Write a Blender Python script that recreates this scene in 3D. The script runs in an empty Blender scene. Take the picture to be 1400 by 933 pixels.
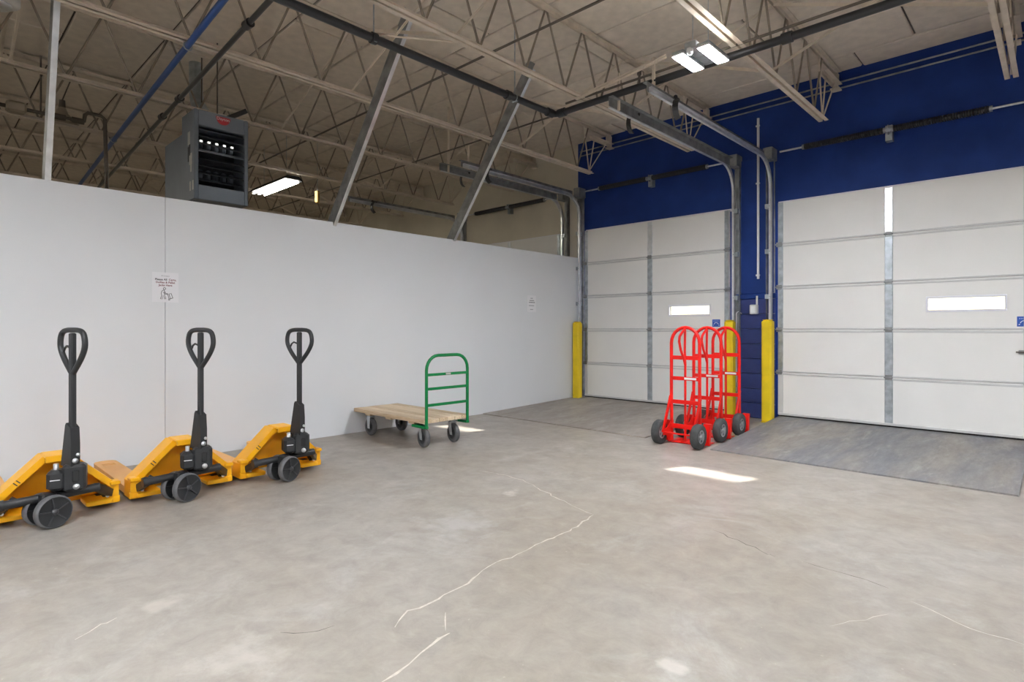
import bpy, math, random
from mathutils import Vector, Matrix
random.seed(7)
C = bpy.context.scene.collection
R = math.radians
PI = math.pi

# ------------------------------------------------------------------ camera
cd = bpy.data.cameras.new('camera')
cam = bpy.data.objects.new('camera', cd); C.objects.link(cam)
cam.location = (0, 0, 1.22)
cam.rotation_euler = (R(90), 0, R(43.7))
cd.sensor_width = 36.0
cd.lens = 786 / 1400 * 36.0
cd.shift_y = -16.5 / 1400
cd.clip_start = 0.05
bpy.context.scene.camera = cam
# ------------------------------------------------------------------ sky, sun, exposure
w = bpy.data.worlds.new('world'); bpy.context.scene.world = w; w.use_nodes = True
nt = w.node_tree; bg = nt.nodes['Background']
sky = nt.nodes.new('ShaderNodeTexSky'); sky.sky_type = 'NISHITA'; sky.sun_disc = False
sky.sun_elevation = R(22.7); sky.sun_rotation = R(23)
nt.links.new(sky.outputs[0], bg.inputs[0]); bg.inputs[1].default_value = 0.45
sl = bpy.data.lights.new('sun', 'SUN'); sl.energy = 30; sl.angle = R(0.7); sl.color = (1, .95, .88)
so = bpy.data.objects.new('sun', sl); C.objects.link(so); so.location = (5, 20, 9)
so.rotation_euler = Vector((-1.38, -3.3, -1.5)).to_track_quat('-Z', 'Y').to_euler()
vs = bpy.context.scene.view_settings
vs.view_transform = 'Standard'; vs.look = 'None'; vs.gamma = 1; vs.use_curve_mapping = False
vs.exposure = 0.35
LAMP = 500.0        # radiance of the LED panels
UP = 22.0  # glow of the added upward strips that lift the ceiling

# ------------------------------------------------------------------ materials
M = {}
def mat(name, col, rough=.5, metal=0., var=0., vscale=4., bump=0., bscale=80., col2=None, emit=None, estr=0., spec=None, stretch=None):
    m = bpy.data.materials.new(name); m.use_nodes = True
    n = m.node_tree; p = n.nodes['Principled BSDF']
    p.inputs['Base Color'].default_value = (*col, 1)
    p.inputs['Roughness'].default_value = rough; p.inputs['Metallic'].default_value = metal
    if spec is not None: p.inputs['Specular IOR Level'].default_value = spec
    if emit:
        p.inputs['Emission Color'].default_value = (*emit, 1); p.inputs['Emission Strength'].default_value = estr
    tc = n.nodes.new('ShaderNodeTexCoord'); mp = n.nodes.new('ShaderNodeMapping')
    n.links.new(tc.outputs['Object'], mp.inputs[0])
    if stretch: mp.inputs['Scale'].default_value = stretch
    if var or col2:
        t = n.nodes.new('ShaderNodeTexNoise'); t.inputs['Scale'].default_value = vscale; t.inputs['Detail'].default_value = 6
        n.links.new(mp.outputs[0], t.inputs['Vector'])
        r = n.nodes.new('ShaderNodeValToRGB')
        r.color_ramp.elements[0].position = .35; r.color_ramp.elements[1].position = .68
        c2 = col2 or tuple(max(0, c * (1 + var)) for c in col)
        c1 = col if col2 else tuple(c * (1 - var) for c in col)
        r.color_ramp.elements[0].color = (*c1, 1); r.color_ramp.elements[1].color = (*c2, 1)
        n.links.new(t.outputs['Fac'], r.inputs[0]); n.links.new(r.outputs[0], p.inputs['Base Color'])
    if bump:
        t = n.nodes.new('ShaderNodeTexNoise'); t.inputs['Scale'].default_value = bscale; t.inputs['Detail'].default_value = 4
        n.links.new(mp.outputs[0], t.inputs['Vector'])
        b = n.nodes.new('ShaderNodeBump'); b.inputs['Strength'].default_value = bump; b.inputs['Distance'].default_value = .01
        n.links.new(t.outputs['Fac'], b.inputs['Height']); n.links.new(b.outputs[0], p.inputs['Normal'])
    M[name] = m
    return m
mat('white_paint', (.73, .745, .77), .6, var=.015, vscale=1.2, bump=.03, bscale=300)
mat('beige_wall', (.66, .61, .50), .7, var=.05, vscale=2, bump=.1, bscale=60)
mat('plain_wall', (.6, .6, .6), .7, var=.03)
mat('blue_paint', (.013, .040, .195), .6, spec=.2, var=.12, vscale=3, bump=.12, bscale=50)
mat('blue_block', (.032, .046, .165), .55, spec=.25, var=.15, vscale=6, bump=.25, bscale=70)
mat('mortar_line', (.17, .19, .32), .8)
mat('ceiling_board', (.70, .62, .525), .9, var=.07, vscale=9, bump=.35, bscale=120)
mat('ceiling_joint', (.13, .11, .09), .9)
mat('joist_paint', (.66, .575, .47), .5, var=.1, vscale=8)
mat('joist_web', (.27, .225, .175), .55, var=.12, vscale=8)
mat('rod_dark', (.11, .09, .07), .6, var=.1)
mat('galvanised', (.42, .46, .49), .42, .75, var=.18, vscale=14)
mat('galvanised_bright', (.72, .74, .76), .3, .8, var=.1, vscale=10)
mat('steel_worn', (.30, .31, .31), .5, .6, var=.25, vscale=9)
mat('pipe_black', (.035, .034, .034), .35, .2, var=.15)
mat('pipe_grey', (.035, .036, .04), .35, .4, var=.15)
mat('conduit_blue', (.02, .07, .25), .4, var=.15)
mat('door_white', (.80, .79, .765), .5, var=.025, vscale=1.5)
mat('door_rib', (.60, .60, .59), .45, var=.04)
mat('frame_white', (.8, .8, .85), .4)
mat('rubber_black', (.018, .018, .018), .8, var=.2)
mat('plastic_black', (.022, .023, .025), .42, var=.12)
mat('tyre_grey', (.11, .11, .115), .75, var=.15, vscale=20)
mat('tyre_dark', (.055, .057, .058), .8, var=.2, vscale=20)
mat('spoke_grey', (.06, .06, .065), .3, .3)  # lighter than the black hub: spoke highlights put into the colour
mat('hub_grey', (.36, .37, .38), .4, .5)
mat('jack_yellow', (.98, .47, .008), .38, var=.05)
mat('jack_fork', (.90, .47, .15), .45, var=.06)  # paler than the frame: light reflected on the forks put into the colour
mat('truck_red', (.76, .012, .008), .36, var=.05, spec=.3)
mat('cart_green', (.002, .185, .05), .36, var=.05, spec=.3)
mat('guard_yellow', (.78, .56, .006), .5, var=.08, vscale=6)
mat('label_white', (.82, .82, .82), .5)
mat('paper', (.80, .80, .83), .55)
mat('ink_dark', (.05, .05, .06), .7)
mat('ink_red', (.24, .09, .11), .7)
mat('ink_grey', (.22, .22, .24), .7)
mat('sign_blue', (.02, .09, .42), .4)
mat('ink_light', (.35, .45, .8), .5)
mat('heater_grey', (.175, .20, .235), .45, .2, var=.08)
mat('heater_dark', (.02, .023, .028), .5, .2)
mat('badge_red', (.45, .02, .03), .4)
mat('sticker', (.5, .49, .46), .6)
mat('glint_glow', (.9, .9, .9), .4, emit=(1, .97, .9), estr=1.2)  # self-lit white for the glints in the heater front
mat('brass', (.55, .36, .12), .35, .8)
mat('asphalt', (.35, .35, .36), .9, var=.1)
mat('box_white', (.62, .62, .60), .5)
mat('bell_metal', (.42, .36, .28), .5, .3, var=.15)
mat('led', (1, 1, 1), .5, emit=(.94, .98, 1.03), estr=LAMP)
mat('ceiling_glow', (1, 1, 1), .5, emit=(1, .97, .93), estr=UP)
mat('tube_lamp', (1, 1, 1), .5, emit=(1, .93, .80), estr=40)
mat('lamp_warm', (1, .8, .4), .5, emit=(1, .72, .25), estr=1.5)

def wood():
    m = mat('deck_wood', (.50, .36, .22), .6, col2=(.66, .51, .35), vscale=5, stretch=(1.2, 14, 14), bump=.15, bscale=30)
    return m
wood()
mat('deck_wood_pale', (.60, .46, .30), .6, col2=(.76, .62, .45), vscale=5, stretch=(1.2, 14, 14), bump=.15, bscale=30)
def glass():
    m = bpy.data.materials.new('pane_glass'); m.use_nodes = True; n = m.node_tree
    n.nodes.remove(n.nodes['Principled BSDF'])
    tr = n.nodes.new('ShaderNodeBsdfTransparent'); tr.inputs[0].default_value = (.93, .95, .96, 1)
    gl = n.nodes.new('ShaderNodeBsdfGlossy'); gl.inputs['Roughness'].default_value = .05
    fr = n.nodes.new('ShaderNodeFresnel'); mx = n.nodes.new('ShaderNodeMixShader')
    n.links.new(fr.outputs[0], mx.inputs[0]); n.links.new(tr.outputs[0], mx.inputs[1]); n.links.new(gl.outputs[0], mx.inputs[2])
    n.links.new(mx.outputs[0], n.nodes['Material Output'].inputs[0]); M['pane_glass'] = m
glass()

def concrete(name, base, alt, alt2, patches=(), rough=(.30, .52), stretch=(1, 1, 1), bump=.05):
    m = bpy.data.materials.new(name); m.use_nodes = True; n = m.node_tree; p = n.nodes['Principled BSDF']; L = n.links.new
    tc = n.nodes.new('ShaderNodeTexCoord'); mp = n.nodes.new('ShaderNodeMapping'); mp.inputs['Scale'].default_value = stretch
    L(tc.outputs['Object'], mp.inputs[0])
    def noise(s, d=8, rgh=.6, dist=0., src=mp):
        t = n.nodes.new('ShaderNodeTexNoise'); t.inputs['Scale'].default_value = s; t.inputs['Detail'].default_value = d
        t.inputs['Roughness'].default_value = rgh; t.inputs['Distortion'].default_value = dist; L(src.outputs[0], t.inputs['Vector']); return t
    def ramp(src, a, b, c0=(0, 0, 0), c1=(1, 1, 1)):
        r = n.nodes.new('ShaderNodeValToRGB'); e = r.color_ramp.elements
        e[0].position = a; e[1].position = b; e[0].color = (*c0, 1); e[1].color = (*c1, 1); L(src, r.inputs[0]); return r.outputs[0]
    def mix(fac, a, b, blend='MIX'):
        x = n.nodes.new('ShaderNodeMix'); x.data_type = 'RGBA'; x.blend_type = blend
        if isinstance(fac, float): x.inputs[0].default_value = fac
        else: L(fac, x.inputs[0])
        for s, i in ((a, 6), (b, 7)):
            if isinstance(s, tuple): x.inputs[i].default_value = (*s, 1)
            else: L(s, x.inputs[i])
        return x.outputs[2]
    col = mix(ramp(noise(.55, 6, .62, .6).outputs[0], .40, .62), base, alt)
    col = mix(ramp(noise(1.7, 8, .68, .8).outputs[0], .54, .76), col, alt2)
    f = noise(7, 8, .75, .4); x = n.nodes.new('ShaderNodeMix'); x.data_type = 'RGBA'; x.blend_type = 'MULTIPLY'; x.inputs[0].default_value = 1
    L(col, x.inputs[6]); L(ramp(f.outputs[0], .25, .8, (.74, .73, .72), (1.2, 1.2, 1.2)), x.inputs[7]); col = x.outputs[2]
    # fine scratches
    ms = n.nodes.new('ShaderNodeMapping'); ms.inputs['Rotation'].default_value = (0, 0, R(32)); ms.inputs['Scale'].default_value = (1.2, 14, 1)
    L(tc.outputs['Object'], ms.inputs[0])
    sc = noise(2.2, 6, .7, 1.2, ms)
    col = mix(ramp(sc.outputs[0], .66, .74, (0, 0, 0), (.35, .35, .35)), col, tuple(min(1, c * 1.35) for c in base))
    sp = noise(38, 3, .5)
    col = mix(ramp(sp.outputs[0], .71, .76, (0, 0, 0), (.6, .6, .6)), col, tuple(min(1, c * 1.5) for c in base))
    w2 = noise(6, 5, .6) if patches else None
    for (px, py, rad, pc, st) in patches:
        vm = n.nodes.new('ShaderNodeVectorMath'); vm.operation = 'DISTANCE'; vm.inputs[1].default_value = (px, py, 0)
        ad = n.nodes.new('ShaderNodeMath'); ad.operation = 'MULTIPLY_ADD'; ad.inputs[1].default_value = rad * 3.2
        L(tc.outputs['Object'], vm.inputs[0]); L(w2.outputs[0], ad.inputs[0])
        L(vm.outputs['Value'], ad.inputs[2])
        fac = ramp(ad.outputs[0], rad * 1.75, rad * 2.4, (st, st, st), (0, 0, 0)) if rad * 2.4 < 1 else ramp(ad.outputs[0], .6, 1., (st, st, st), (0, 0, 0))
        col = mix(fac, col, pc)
    L(col, p.inputs['Base Color'])
    rr = ramp(noise(2.3, 6, .65).outputs[0], .3, .7, (rough[0],) * 3, (rough[1],) * 3); L(rr, p.inputs['Roughness'])
    p.inputs['Specular IOR Level'].default_value = .45
    b = n.nodes.new('ShaderNodeBump'); b.inputs['Strength'].default_value = bump; b.inputs['Distance'].default_value = .01
    L(noise(45, 5).outputs[0], b.inputs['Height']); L(b.outputs[0], p.inputs['Normal'])
    M[name] = m
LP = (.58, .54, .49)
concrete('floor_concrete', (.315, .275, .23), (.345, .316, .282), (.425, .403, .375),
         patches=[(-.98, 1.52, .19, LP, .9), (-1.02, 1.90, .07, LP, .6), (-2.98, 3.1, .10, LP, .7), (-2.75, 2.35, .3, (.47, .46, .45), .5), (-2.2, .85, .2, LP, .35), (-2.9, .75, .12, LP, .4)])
concrete('ramp_plate', (.285, .255, .228), (.375, .335, .295), (.46, .43, .395), stretch=(2.2, .8, 1), rough=(.42, .65))
concrete('ramp_steel', (.175, .178, .195), (.275, .25, .225), (.38, .36, .335), stretch=(4, .9, 1), rough=(.38, .6))

# ------------------------------------------------------------------ mesh builder
class MB:
    def __init__(s): s.v = []; s.f = []; s.sm = []
    def add(s, vs, fs, smooth=False, mx=None):
        o = len(s.v)
        s.v += [tuple(mx @ Vector(p)) for p in vs] if mx else [tuple(p) for p in vs]
        s.f += [tuple(i + o for i in q) for q in fs]; s.sm += [smooth] * len(fs); return s
    def box(s, x0, x1, y0, y1, z0, z1, mx=None):
        v = [(x, y, z) for z in (z0, z1) for y in (y0, y1) for x in (x0, x1)]
        return s.add(v, [(0, 2, 3, 1), (4, 5, 7, 6), (0, 1, 5, 4), (2, 6, 7, 3), (0, 4, 6, 2), (1, 3, 7, 5)], mx=mx)
    def rbox(s, x0, x1, y0, y1, z0, z1, b=.006, mx=None):     # box with chamfered edges
        v = []; 
        for (z, i) in ((z0, b), (z0 + b, 0), (z1 - b, 0), (z1, b)):
            a0, a1, c0, c1 = x0 + i, x1 - i, y0 + i, y1 - i
            v += [(a0 + b, c0, z), (a1 - b, c0, z), (a1, c0 + b, z), (a1, c1 - b, z), (a1 - b, c1, z), (a0 + b, c1, z), (a0, c1 - b, z), (a0, c0 + b, z)]
        f = [tuple(range(7, -1, -1)), tuple(range(24, 32))]
        for l in range(3):
            for k in range(8): f.append((l * 8 + k, l * 8 + (k + 1) % 8, l * 8 + 8 + (k + 1) % 8, l * 8 + 8 + k))
        return s.add(v, f, mx=mx)
    def prism(s, poly, t0, t1, plane='yz', mx=None, smooth=False):   # polygon extruded along the third axis
        n = len(poly)
        def P(a, b, t): return {'yz': (t, a, b), 'xz': (a, t, b), 'xy': (a, b, t)}[plane]
        v = [P(a, b, t0) for a, b in poly] + [P(a, b, t1) for a, b in poly]
        f = [tuple(range(n - 1, -1, -1)), tuple(range(n, 2 * n))]
        if plane == 'xz': f = [tuple(range(n)), tuple(range(2 * n - 1, n - 1, -1))]
        for k in range(n):
            q = (k, (k + 1) % n, n + (k + 1) % n, n + k)
            f.append(q if plane != 'xz' else q[::-1])
        return s.add(v, f, smooth, mx)
    def tube(s, pts, r, n=10, closed=False, cap=True, flat=None):
        pts = [Vector(p) for p in pts]; m = len(pts); rings = []
        up = None
        for i, p in enumerate(pts):
            a = pts[(i - 1) % m] if (i > 0 or closed) else p
            b = pts[(i + 1) % m] if (i < m - 1 or closed) else p
            d = (b - a).normalized()
            if up is None:
                up = Vector((0, 0, 1)) if abs(d.z) < .9 else Vector((0, 1, 0))
            u = (up - d * up.dot(d)).normalized(); w_ = d.cross(u); up = u
            rr = r[i] if isinstance(r, (list, tuple)) else r
            ru, rw = (rr, rr) if flat is None else flat
            if flat is not None and n == 4:
                rings.append([p + u * ru * a_ + w_ * rw * b_ for a_, b_ in ((1, 1), (-1, 1), (-1, -1), (1, -1))])
            else:
                rings.append([p + u * math.cos(2 * PI * k / n) * ru + w_ * math.sin(2 * PI * k / n) * rw for k in range(n)])
        v = [q for g in rings for q in g]; f = []
        for i in range(m if closed else m - 1):
            j = (i + 1) % m
            for k in range(n): f.append((i * n + k, i * n + (k + 1) % n, j * n + (k + 1) % n, j * n + k))
        s.add(v, f, n > 5)
        if cap and not closed:
            s.add(rings[0], [tuple(range(n - 1, -1, -1))]); s.add(rings[-1], [tuple(range(n))])
        return s
    def bar(s, a, b, wid, thick, up=(0, 0, 1)):                # flat bar from a to b; wid measured along up
        a, b = Vector(a), Vector(b); d = (b - a).normalized(); up = Vector(up); u = (up - d * up.dot(d)).normalized(); w_ = d.cross(u)
        v = [p + u * i * wid / 2 + w_ * j * thick / 2 for p in (a, b) for i, j in ((1, 1), (-1, 1), (-1, -1), (1, -1))]
        return s.add(v, [(3, 2, 1, 0), (4, 5, 6, 7), (0, 1, 5, 4), (1, 2, 6, 5), (2, 3, 7, 6), (3, 0, 4, 7)])
    def lathe(s, prof, c=(0, 0, 0), axis=(0, 0, 1), n=24, smooth=True):    # prof: (radius, height)
        q = Vector(axis).to_track_quat('Z', 'Y').to_matrix(); c = Vector(c); v = []; f = []
        for r, h in prof:
            for k in range(n): v.append(c + q @ Vector((r * math.cos(2 * PI * k / n), r * math.sin(2 * PI * k / n), h)))
        for i in range(len(prof) - 1):
            for k in range(n): f.append((i * n + k, i * n + (k + 1) % n, (i + 1) * n + (k + 1) % n, (i + 1) * n + k))
        s.add(v, f, smooth)
        return s
    def sweep(s, path, prof):          # path of (y, z); closed profile of (x, inward normal)
        rings = []; m = len(path); n = len(prof)
        for i in range(m):
            a = Vector(path[max(i - 1, 0)]); b = Vector(path[min(i + 1, m - 1)]); d = (b - a).normalized(); nn = Vector((-d.y, d.x)); p = Vector(path[i])
            rings.append([(x, p.x + nn.x * k, p.y + nn.y * k) for x, k in prof])
        v = [q for g in rings for q in g]; f = []
        for i in range(m - 1):
            for k in range(n): f.append((i * n + k, i * n + (k + 1) % n, (i + 1) * n + (k + 1) % n, (i + 1) * n + k))
        f += [tuple(range(n - 1, -1, -1)), tuple(range((m - 1) * n, m * n))]
        return s.add(v, f)
    def mesh(s, name, m):
        me = bpy.data.meshes.new(name); me.from_pydata(s.v, [], s.f); me.materials.append(M[m])
        me.polygons.foreach_set('use_smooth', s.sm); me.update(); return me
    def build(s, name, m, parent=None, loc=None, kind=None):
        return put(name, s.mesh(name, m), parent, loc, kind)
def put(name, me, parent=None, loc=None, kind=None, rot=None):
    o = bpy.data.objects.new(name, me); C.objects.link(o)
    if parent: o.parent = parent
    if loc: o.location = loc
    if rot: o.rotation_euler = rot
    if kind: o['kind'] = kind
    return o
def thing(name, label, cat, loc=(0, 0, 0), rz=0, group=None):
    o = bpy.data.objects.new(name, None); C.objects.link(o); o.location = loc; o.rotation_euler = (0, 0, rz); o.empty_display_size = .1
    return tag(o, label, cat, group)
def tag(o, label, cat, group=None):
    o['label'] = label; o['category'] = cat
    if group: o['group'] = group
    return o
def copy_tree(o, parent=None):
    c = o.copy(); C.objects.link(c)
    if parent: c.parent = parent
    for ch in list(o.children): copy_tree(ch, c)
    return c
def text(name, body, size, m, mx, parent, align='CENTER', depth=.0004, bold=0.):
    cu = bpy.data.curves.new(name, 'FONT'); cu.body = body; cu.size = size; cu.align_x = align; cu.align_y = 'CENTER'
    cu.extrude = depth; cu.offset = bold; cu.resolution_u = 3
    t = bpy.data.objects.new(name, cu); C.objects.link(t)
    bpy.context.view_layer.update()
    me = bpy.data.meshes.new_from_object(t.evaluated_get(bpy.context.evaluated_depsgraph_get()))
    bpy.data.objects.remove(t); bpy.data.curves.remove(cu)
    me.name = name; me.materials.clear(); me.materials.append(M[m]); me.transform(mx); me.update()
    return put(name, me, parent)
FACE_X = Matrix(((0, 0, 1, 0), (1, 0, 0, 0), (0, 1, 0, 0), (0, 0, 0, 1)))      # text plane facing +X, reading along +Y
FACE_NY = Matrix(((1, 0, 0, 0), (0, 0, -1, 0), (0, 1, 0, 0), (0, 0, 0, 1)))    # text plane facing -Y, reading along +X
def arc(cx, cy, r, a0, a1, n): return [(cx + r * math.cos(R(a0 + (a1 - a0) * i / n)), cy + r * math.sin(R(a0 + (a1 - a0) * i / n))) for i in range(n + 1)]

# ------------------------------------------------------------------ the setting
DW = 8.0; CZ = 4.42
XL, XR, YB = -16.5, 5.0, -5.0
floor = MB().box(XL, XR, YB, DW + .3, -.3, 0).build('floor', 'floor_concrete', kind='structure')
# cracks, filled pale, as thin uneven ribbons let into the floor
th = R(43.7); sn, cs = math.sin(th), math.cos(th)
def fl(u, v, z=0.0):
    a = (u - 700) / 786; b = (450 - v) / 786; t = (z - 1.22) / b
    return ((a * cs - sn) * t, (a * sn + cs) * t)
mat('crack_pale', (.60, .55, .49), .8, var=.15, vscale=30)
mat('crack_dark', (.10, .09, .08), .9)
def crack(pts, wd, m='crack_pale', jit=.012):
    P = []
    for i in range(len(pts) - 1):
        a, b = Vector(pts[i]), Vector(pts[i + 1]); k = max(2, int((b - a).length / .05))
        for j in range(k):
            q = a.lerp(b, j / k); P.append(q + Vector((random.uniform(-jit, jit), random.uniform(-jit, jit))))
    P.append(Vector(pts[-1])); v = []; f = []
    for i, p in enumerate(P):
        d = (P[min(i + 1, len(P) - 1)] - P[max(i - 1, 0)]).normalized(); nn = Vector((-d.y, d.x)); ww = wd * random.uniform(.35, 1.3) * (.25 if i in (0, len(P) - 1) else 1)
        v += [(*(p + nn * ww), .0006), (*(p - nn * ww), .0006)]
        if i: f.append((2 * i - 2, 2 * i, 2 * i + 1, 2 * i - 1))
    MB().add(v, f).build('floor_crack', m, floor)
for line, wd, m in [([(525, 933), (560, 908), (595, 882), (615, 866)], .006, 'crack_pale'),
                    ([(537, 860), (560, 836), (600, 820), (640, 798), (665, 775), (700, 762), (740, 742), (790, 720), (812, 704)], .005, 'crack_pale'),
                    ([(812, 704), (790, 694), (755, 678), (720, 659), (690, 650), (655, 644)], .004, 'crack_pale'),
                    ([(608, 862), (609, 838)], .003, 'crack_pale'),
                    ([(975, 725), (1010, 740), (1050, 758), (1060, 762)], .0025, 'crack_dark'),
                    ([(1100, 768), (1130, 778), (1180, 792), (1215, 805)], .0025, 'crack_dark'),
                    ([(1245, 822), (1290, 842), (1330, 862), (1400, 882)], .003, 'crack_pale'),
                    ([(1130, 856), (1180, 848), (1215, 840)], .0025, 'crack_pale'),
                    ([(105, 873), (135, 856), (160, 845)], .004, 'crack_pale'),
                    ([(385, 866), (420, 866), (457, 856)], .003, 'crack_dark')]:
    crack([fl(*p) for p in line], wd, m)

ceiling = MB().box(XL, XR, YB, DW + .3, CZ + .02, CZ + .25).build('ceiling', 'ceiling_joint', kind='structure')
pm = MB().rbox(-1.66, 1.66, -.39, .39, 0, .05, .008).mesh('ceiling_panel', 'ceiling_board')
row = 0; y = DW - .45
rows = [(DW - .45 + .4 - .8 * k) for k in range(17)]
for k, yc in enumerate(rows):
    off = [-1.74, -1.15, -2.4, -.6][k % 4]
    x = off + 1.67
    while x + 1.67 < XR: x += 3.34
    while x > XL - 1.6:
        if yc - .4 > YB - .5:
            x0, x1 = max(x - 1.66, XL + .01), min(x + 1.66, XR - .01); y0, y1 = max(yc - .39, YB + .01), min(yc + .39, DW - .01)
            if y1 - y0 > .1 and x1 - x0 > .1:
                full = (x1 - x0 > 3.315 and y1 - y0 > .775)
                me = pm if full else MB().rbox(-(x1 - x0) / 2, (x1 - x0) / 2, -(y1 - y0) / 2, (y1 - y0) / 2, 0, .05, .008).mesh('ceiling_panel', 'ceiling_board')
                put('ceiling_panel', me, ceiling, ((x0 + x1) / 2, (y0 + y1) / 2, CZ - .005 + random.uniform(-.003, .003)))
        x -= 3.34

# dock wall with four door openings
DOORS = [(-5.86, -3.365), (-2.71, -.215), (-8.89, -6.395), (.44, 2.935)]
DH = 2.89
def wall_with_openings(name, x0, x1, ops, m):
    b = MB(); x = x0
    for a, c in sorted(ops):
        b.box(x, a + .05, DW, DW + .25, 0, CZ + .02); b.box(a + .05, c - .05, DW, DW + .25, DH - .04, CZ + .02); x = c - .05
    b.box(x, x1, DW, DW + .25, 0, CZ + .02)
    return b.build(name, m, kind='structure')
wf = wall_with_openings('wall_front', -6.06, XR, [DOORS[0], DOORS[1], DOORS[3]], 'blue_paint')
wb = wall_with_openings('wall_front_beyond', XL, -6.06, [DOORS[2]], 'beige_wall')
# block courses of the pier between the two doors
full = MB().rbox(-.24, .24, -.024, .02, .005, .2, .005).mesh('block', 'blue_block')
for k in range(8):
    put('block', full, wf, (-3.005, DW - .022, k * .2035))
MB().box(-3.24, -2.77, DW - .012, DW + .01, .004, 1.625).build('mortar', 'mortar_line', wf)
MB().rbox(-3.30, -2.745, DW - .06, DW + .01, 1.63, 1.70, .008).build('ledge', 'blue_paint', wf)
MB().rbox(-3.24, -2.775, DW - .035, DW + .01, 1.70, 3.55, .01).build('cover_board', 'blue_paint', wf)
# partition
part = MB().box(-6.10, -6.02, YB, DW - .01, 0, 2.40).build('wall_left', 'white_paint', kind='structure')
for a, c in ((YB, -1.60), (-1.597, 1.6285), (1.6315, DW - .01)):
    MB().rbox(-6.02, -6.0, a, c, .0, 2.44, .002).build('wall_panel', 'white_paint', part)
MB().box(-6.10, -6.021, YB, DW - .01, 2.402, 2.438).build('cap', 'white_paint', part)
MB().box(XL - .2, XL, YB, DW, 0, CZ).build('wall_far', 'beige_wall', kind='structure')
MB().box(XL, XR, YB - .2, YB, 0, CZ).build('wall_back', 'plain_wall', kind='structure')
MB().box(XR, XR + .2, YB, DW, 0, CZ).build('wall_right', 'plain_wall', kind='structure')
MB().box(-30, 20, DW + .3, DW + 60, -1.3, -1.2).build('ground', 'asphalt', kind='structure')

# ramps in front of the doors
def ramp(x0, x0f, x1, y0, zt, m, label):
    b = MB(); y1 = DW - .012
    b.add([(x0f, y0, 0), (x1, y0, 0), (x1, y1, 0), (x0, y1, 0), (x0f, y0, .012), (x1, y0, .012), (x1, y1, zt), (x0, y1, zt)], [(3, 2, 1, 0), (4, 5, 6, 7), (0, 1, 5, 4), (1, 2, 6, 5), (2, 3, 7, 6), (3, 0, 4, 7)])
    o = b.build('dock_ramp', m); tag(o, label, 'ramp'); return o
ramp(-2.70, -2.555, -.225, 5.56, .072, 'ramp_steel', 'grey steel-topped ramp in front of the wider dock door on the right')
ramp(-5.98, -5.98, -3.36, 5.66, .072, 'ramp_plate', 'worn brown-grey concrete ramp running up to the corner dock door')

# ------------------------------------------------------------------ overhead doors
def overhead_door(n, x0, x1, win):
    b = thing('door_%d' % n, '', '', (0, 0, 0)); 
    del b['label']; del b['category']; b['kind'] = 'structure'
    Y0, Y1 = DW - .075, DW - .03; zb = .088; sh = (DH - zb) / 5; xm = (x0 + x1) / 2
    for k in range(5):
        z0 = zb + k * sh + .002; z1 = zb + (k + 1) * sh - .002; q = MB()
        if win and k == 2:
            a, c, e, g = win
            q.box(x0, a, Y0, Y1, z0, z1).box(c, x1, Y0, Y1, z0, z1).box(a, c, Y0, Y1, z0, e).box(a, c, Y0, Y1, g, z1)
        else: q.rbox(x0, x1, Y0, Y1, z0, z1, .004)
        p = q.build('door_panel', 'door_white', b)
        r = MB()
        if k: r.rbox(x0 + .01, x1 - .01, Y0 - .007, Y0 + .01, z0 + .004, z0 + .022, .003)
        if k < 4: r.rbox(x0 + .01, x1 - .01, Y0 - .007, Y0 + .01, z1 - .03, z1 - .008, .003)
        if k: r.box(x0 + .01, x1 - .01, Y0 + .012, Y0 + .03, z0 - .010, z0 + .006)
        if r.v: r.build('rail', 'door_rib', p)
        s = MB().rbox(xm - .04, xm + .04, Y0 - .012, Y0 + .01, z0 + .012, z1 - .012, .004)
        s.build('stile', 'galvanised_bright' if k == 4 else 'galvanised', p)
        for xs in (x0 + .035, x1 - .035):
            MB().rbox(xs - .03, xs + .03, Y0 - .008, Y0 + .01, z0 + .002, z1 - .002, .003).build('end_stile', 'door_rib' if k == 0 else 'galvanised', p)
        for xs in (x0 + .02, xm, x1 - .02):
            if k:
                h = MB().rbox(xs - .035, xs + .035, Y0 - .022, Y0 - .006, z0 - .03, z0 + .03, .004)
                h.tube([(xs - .045, Y0 - .024, z0), (xs + .045, Y0 - .024, z0)], .009, 8)
                h.build('hinge', 'steel_worn', p)
    if win:
        a, c, e, g = win; f = MB()
        for q in ((a - .02, c + .02, e - .025, e), (a - .02, c + .02, g, g + .025), (a - .02, a, e, g), (c, c + .02, e, g)):
            f.rbox(q[0], q[1], Y0 - .012, Y1 + .005, q[2], q[3], .003)
        f.build('window_frame', 'frame_white', b)
        MB().box(a, c, Y0 + .02, Y0 + .026, e, g).build('pane', 'pane_glass', b)
    MB().box(x0, x1, Y0 + .004, Y1, .064 if n < 3 else .001, zb).build('bottom_seal', 'rubber_black', b)
    MB().rbox(x0 + .01, x1 - .01, Y0 - .02, Y0 + .004, zb, zb + .03, .004).build('bottom_rail', 'door_rib', b)
    MB().box(x0 - .01, x1 + .01, DW - .03, DW - .0, DH - .012, DH + .02).build('top_seal', 'frame_white', b)
    return b
overhead_door(1, *DOORS[0], (-4.275, -3.655, 1.435, 1.555))
overhead_door(2, *DOORS[1], (-1.085, -.43, 1.435, 1.56))
overhead_door(3, *DOORS[2], (-7.5, -6.9, 1.435, 1.555))
overhead_door(4, *DOORS[3], (2.05, 2.7, 1.435, 1.56))

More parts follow.
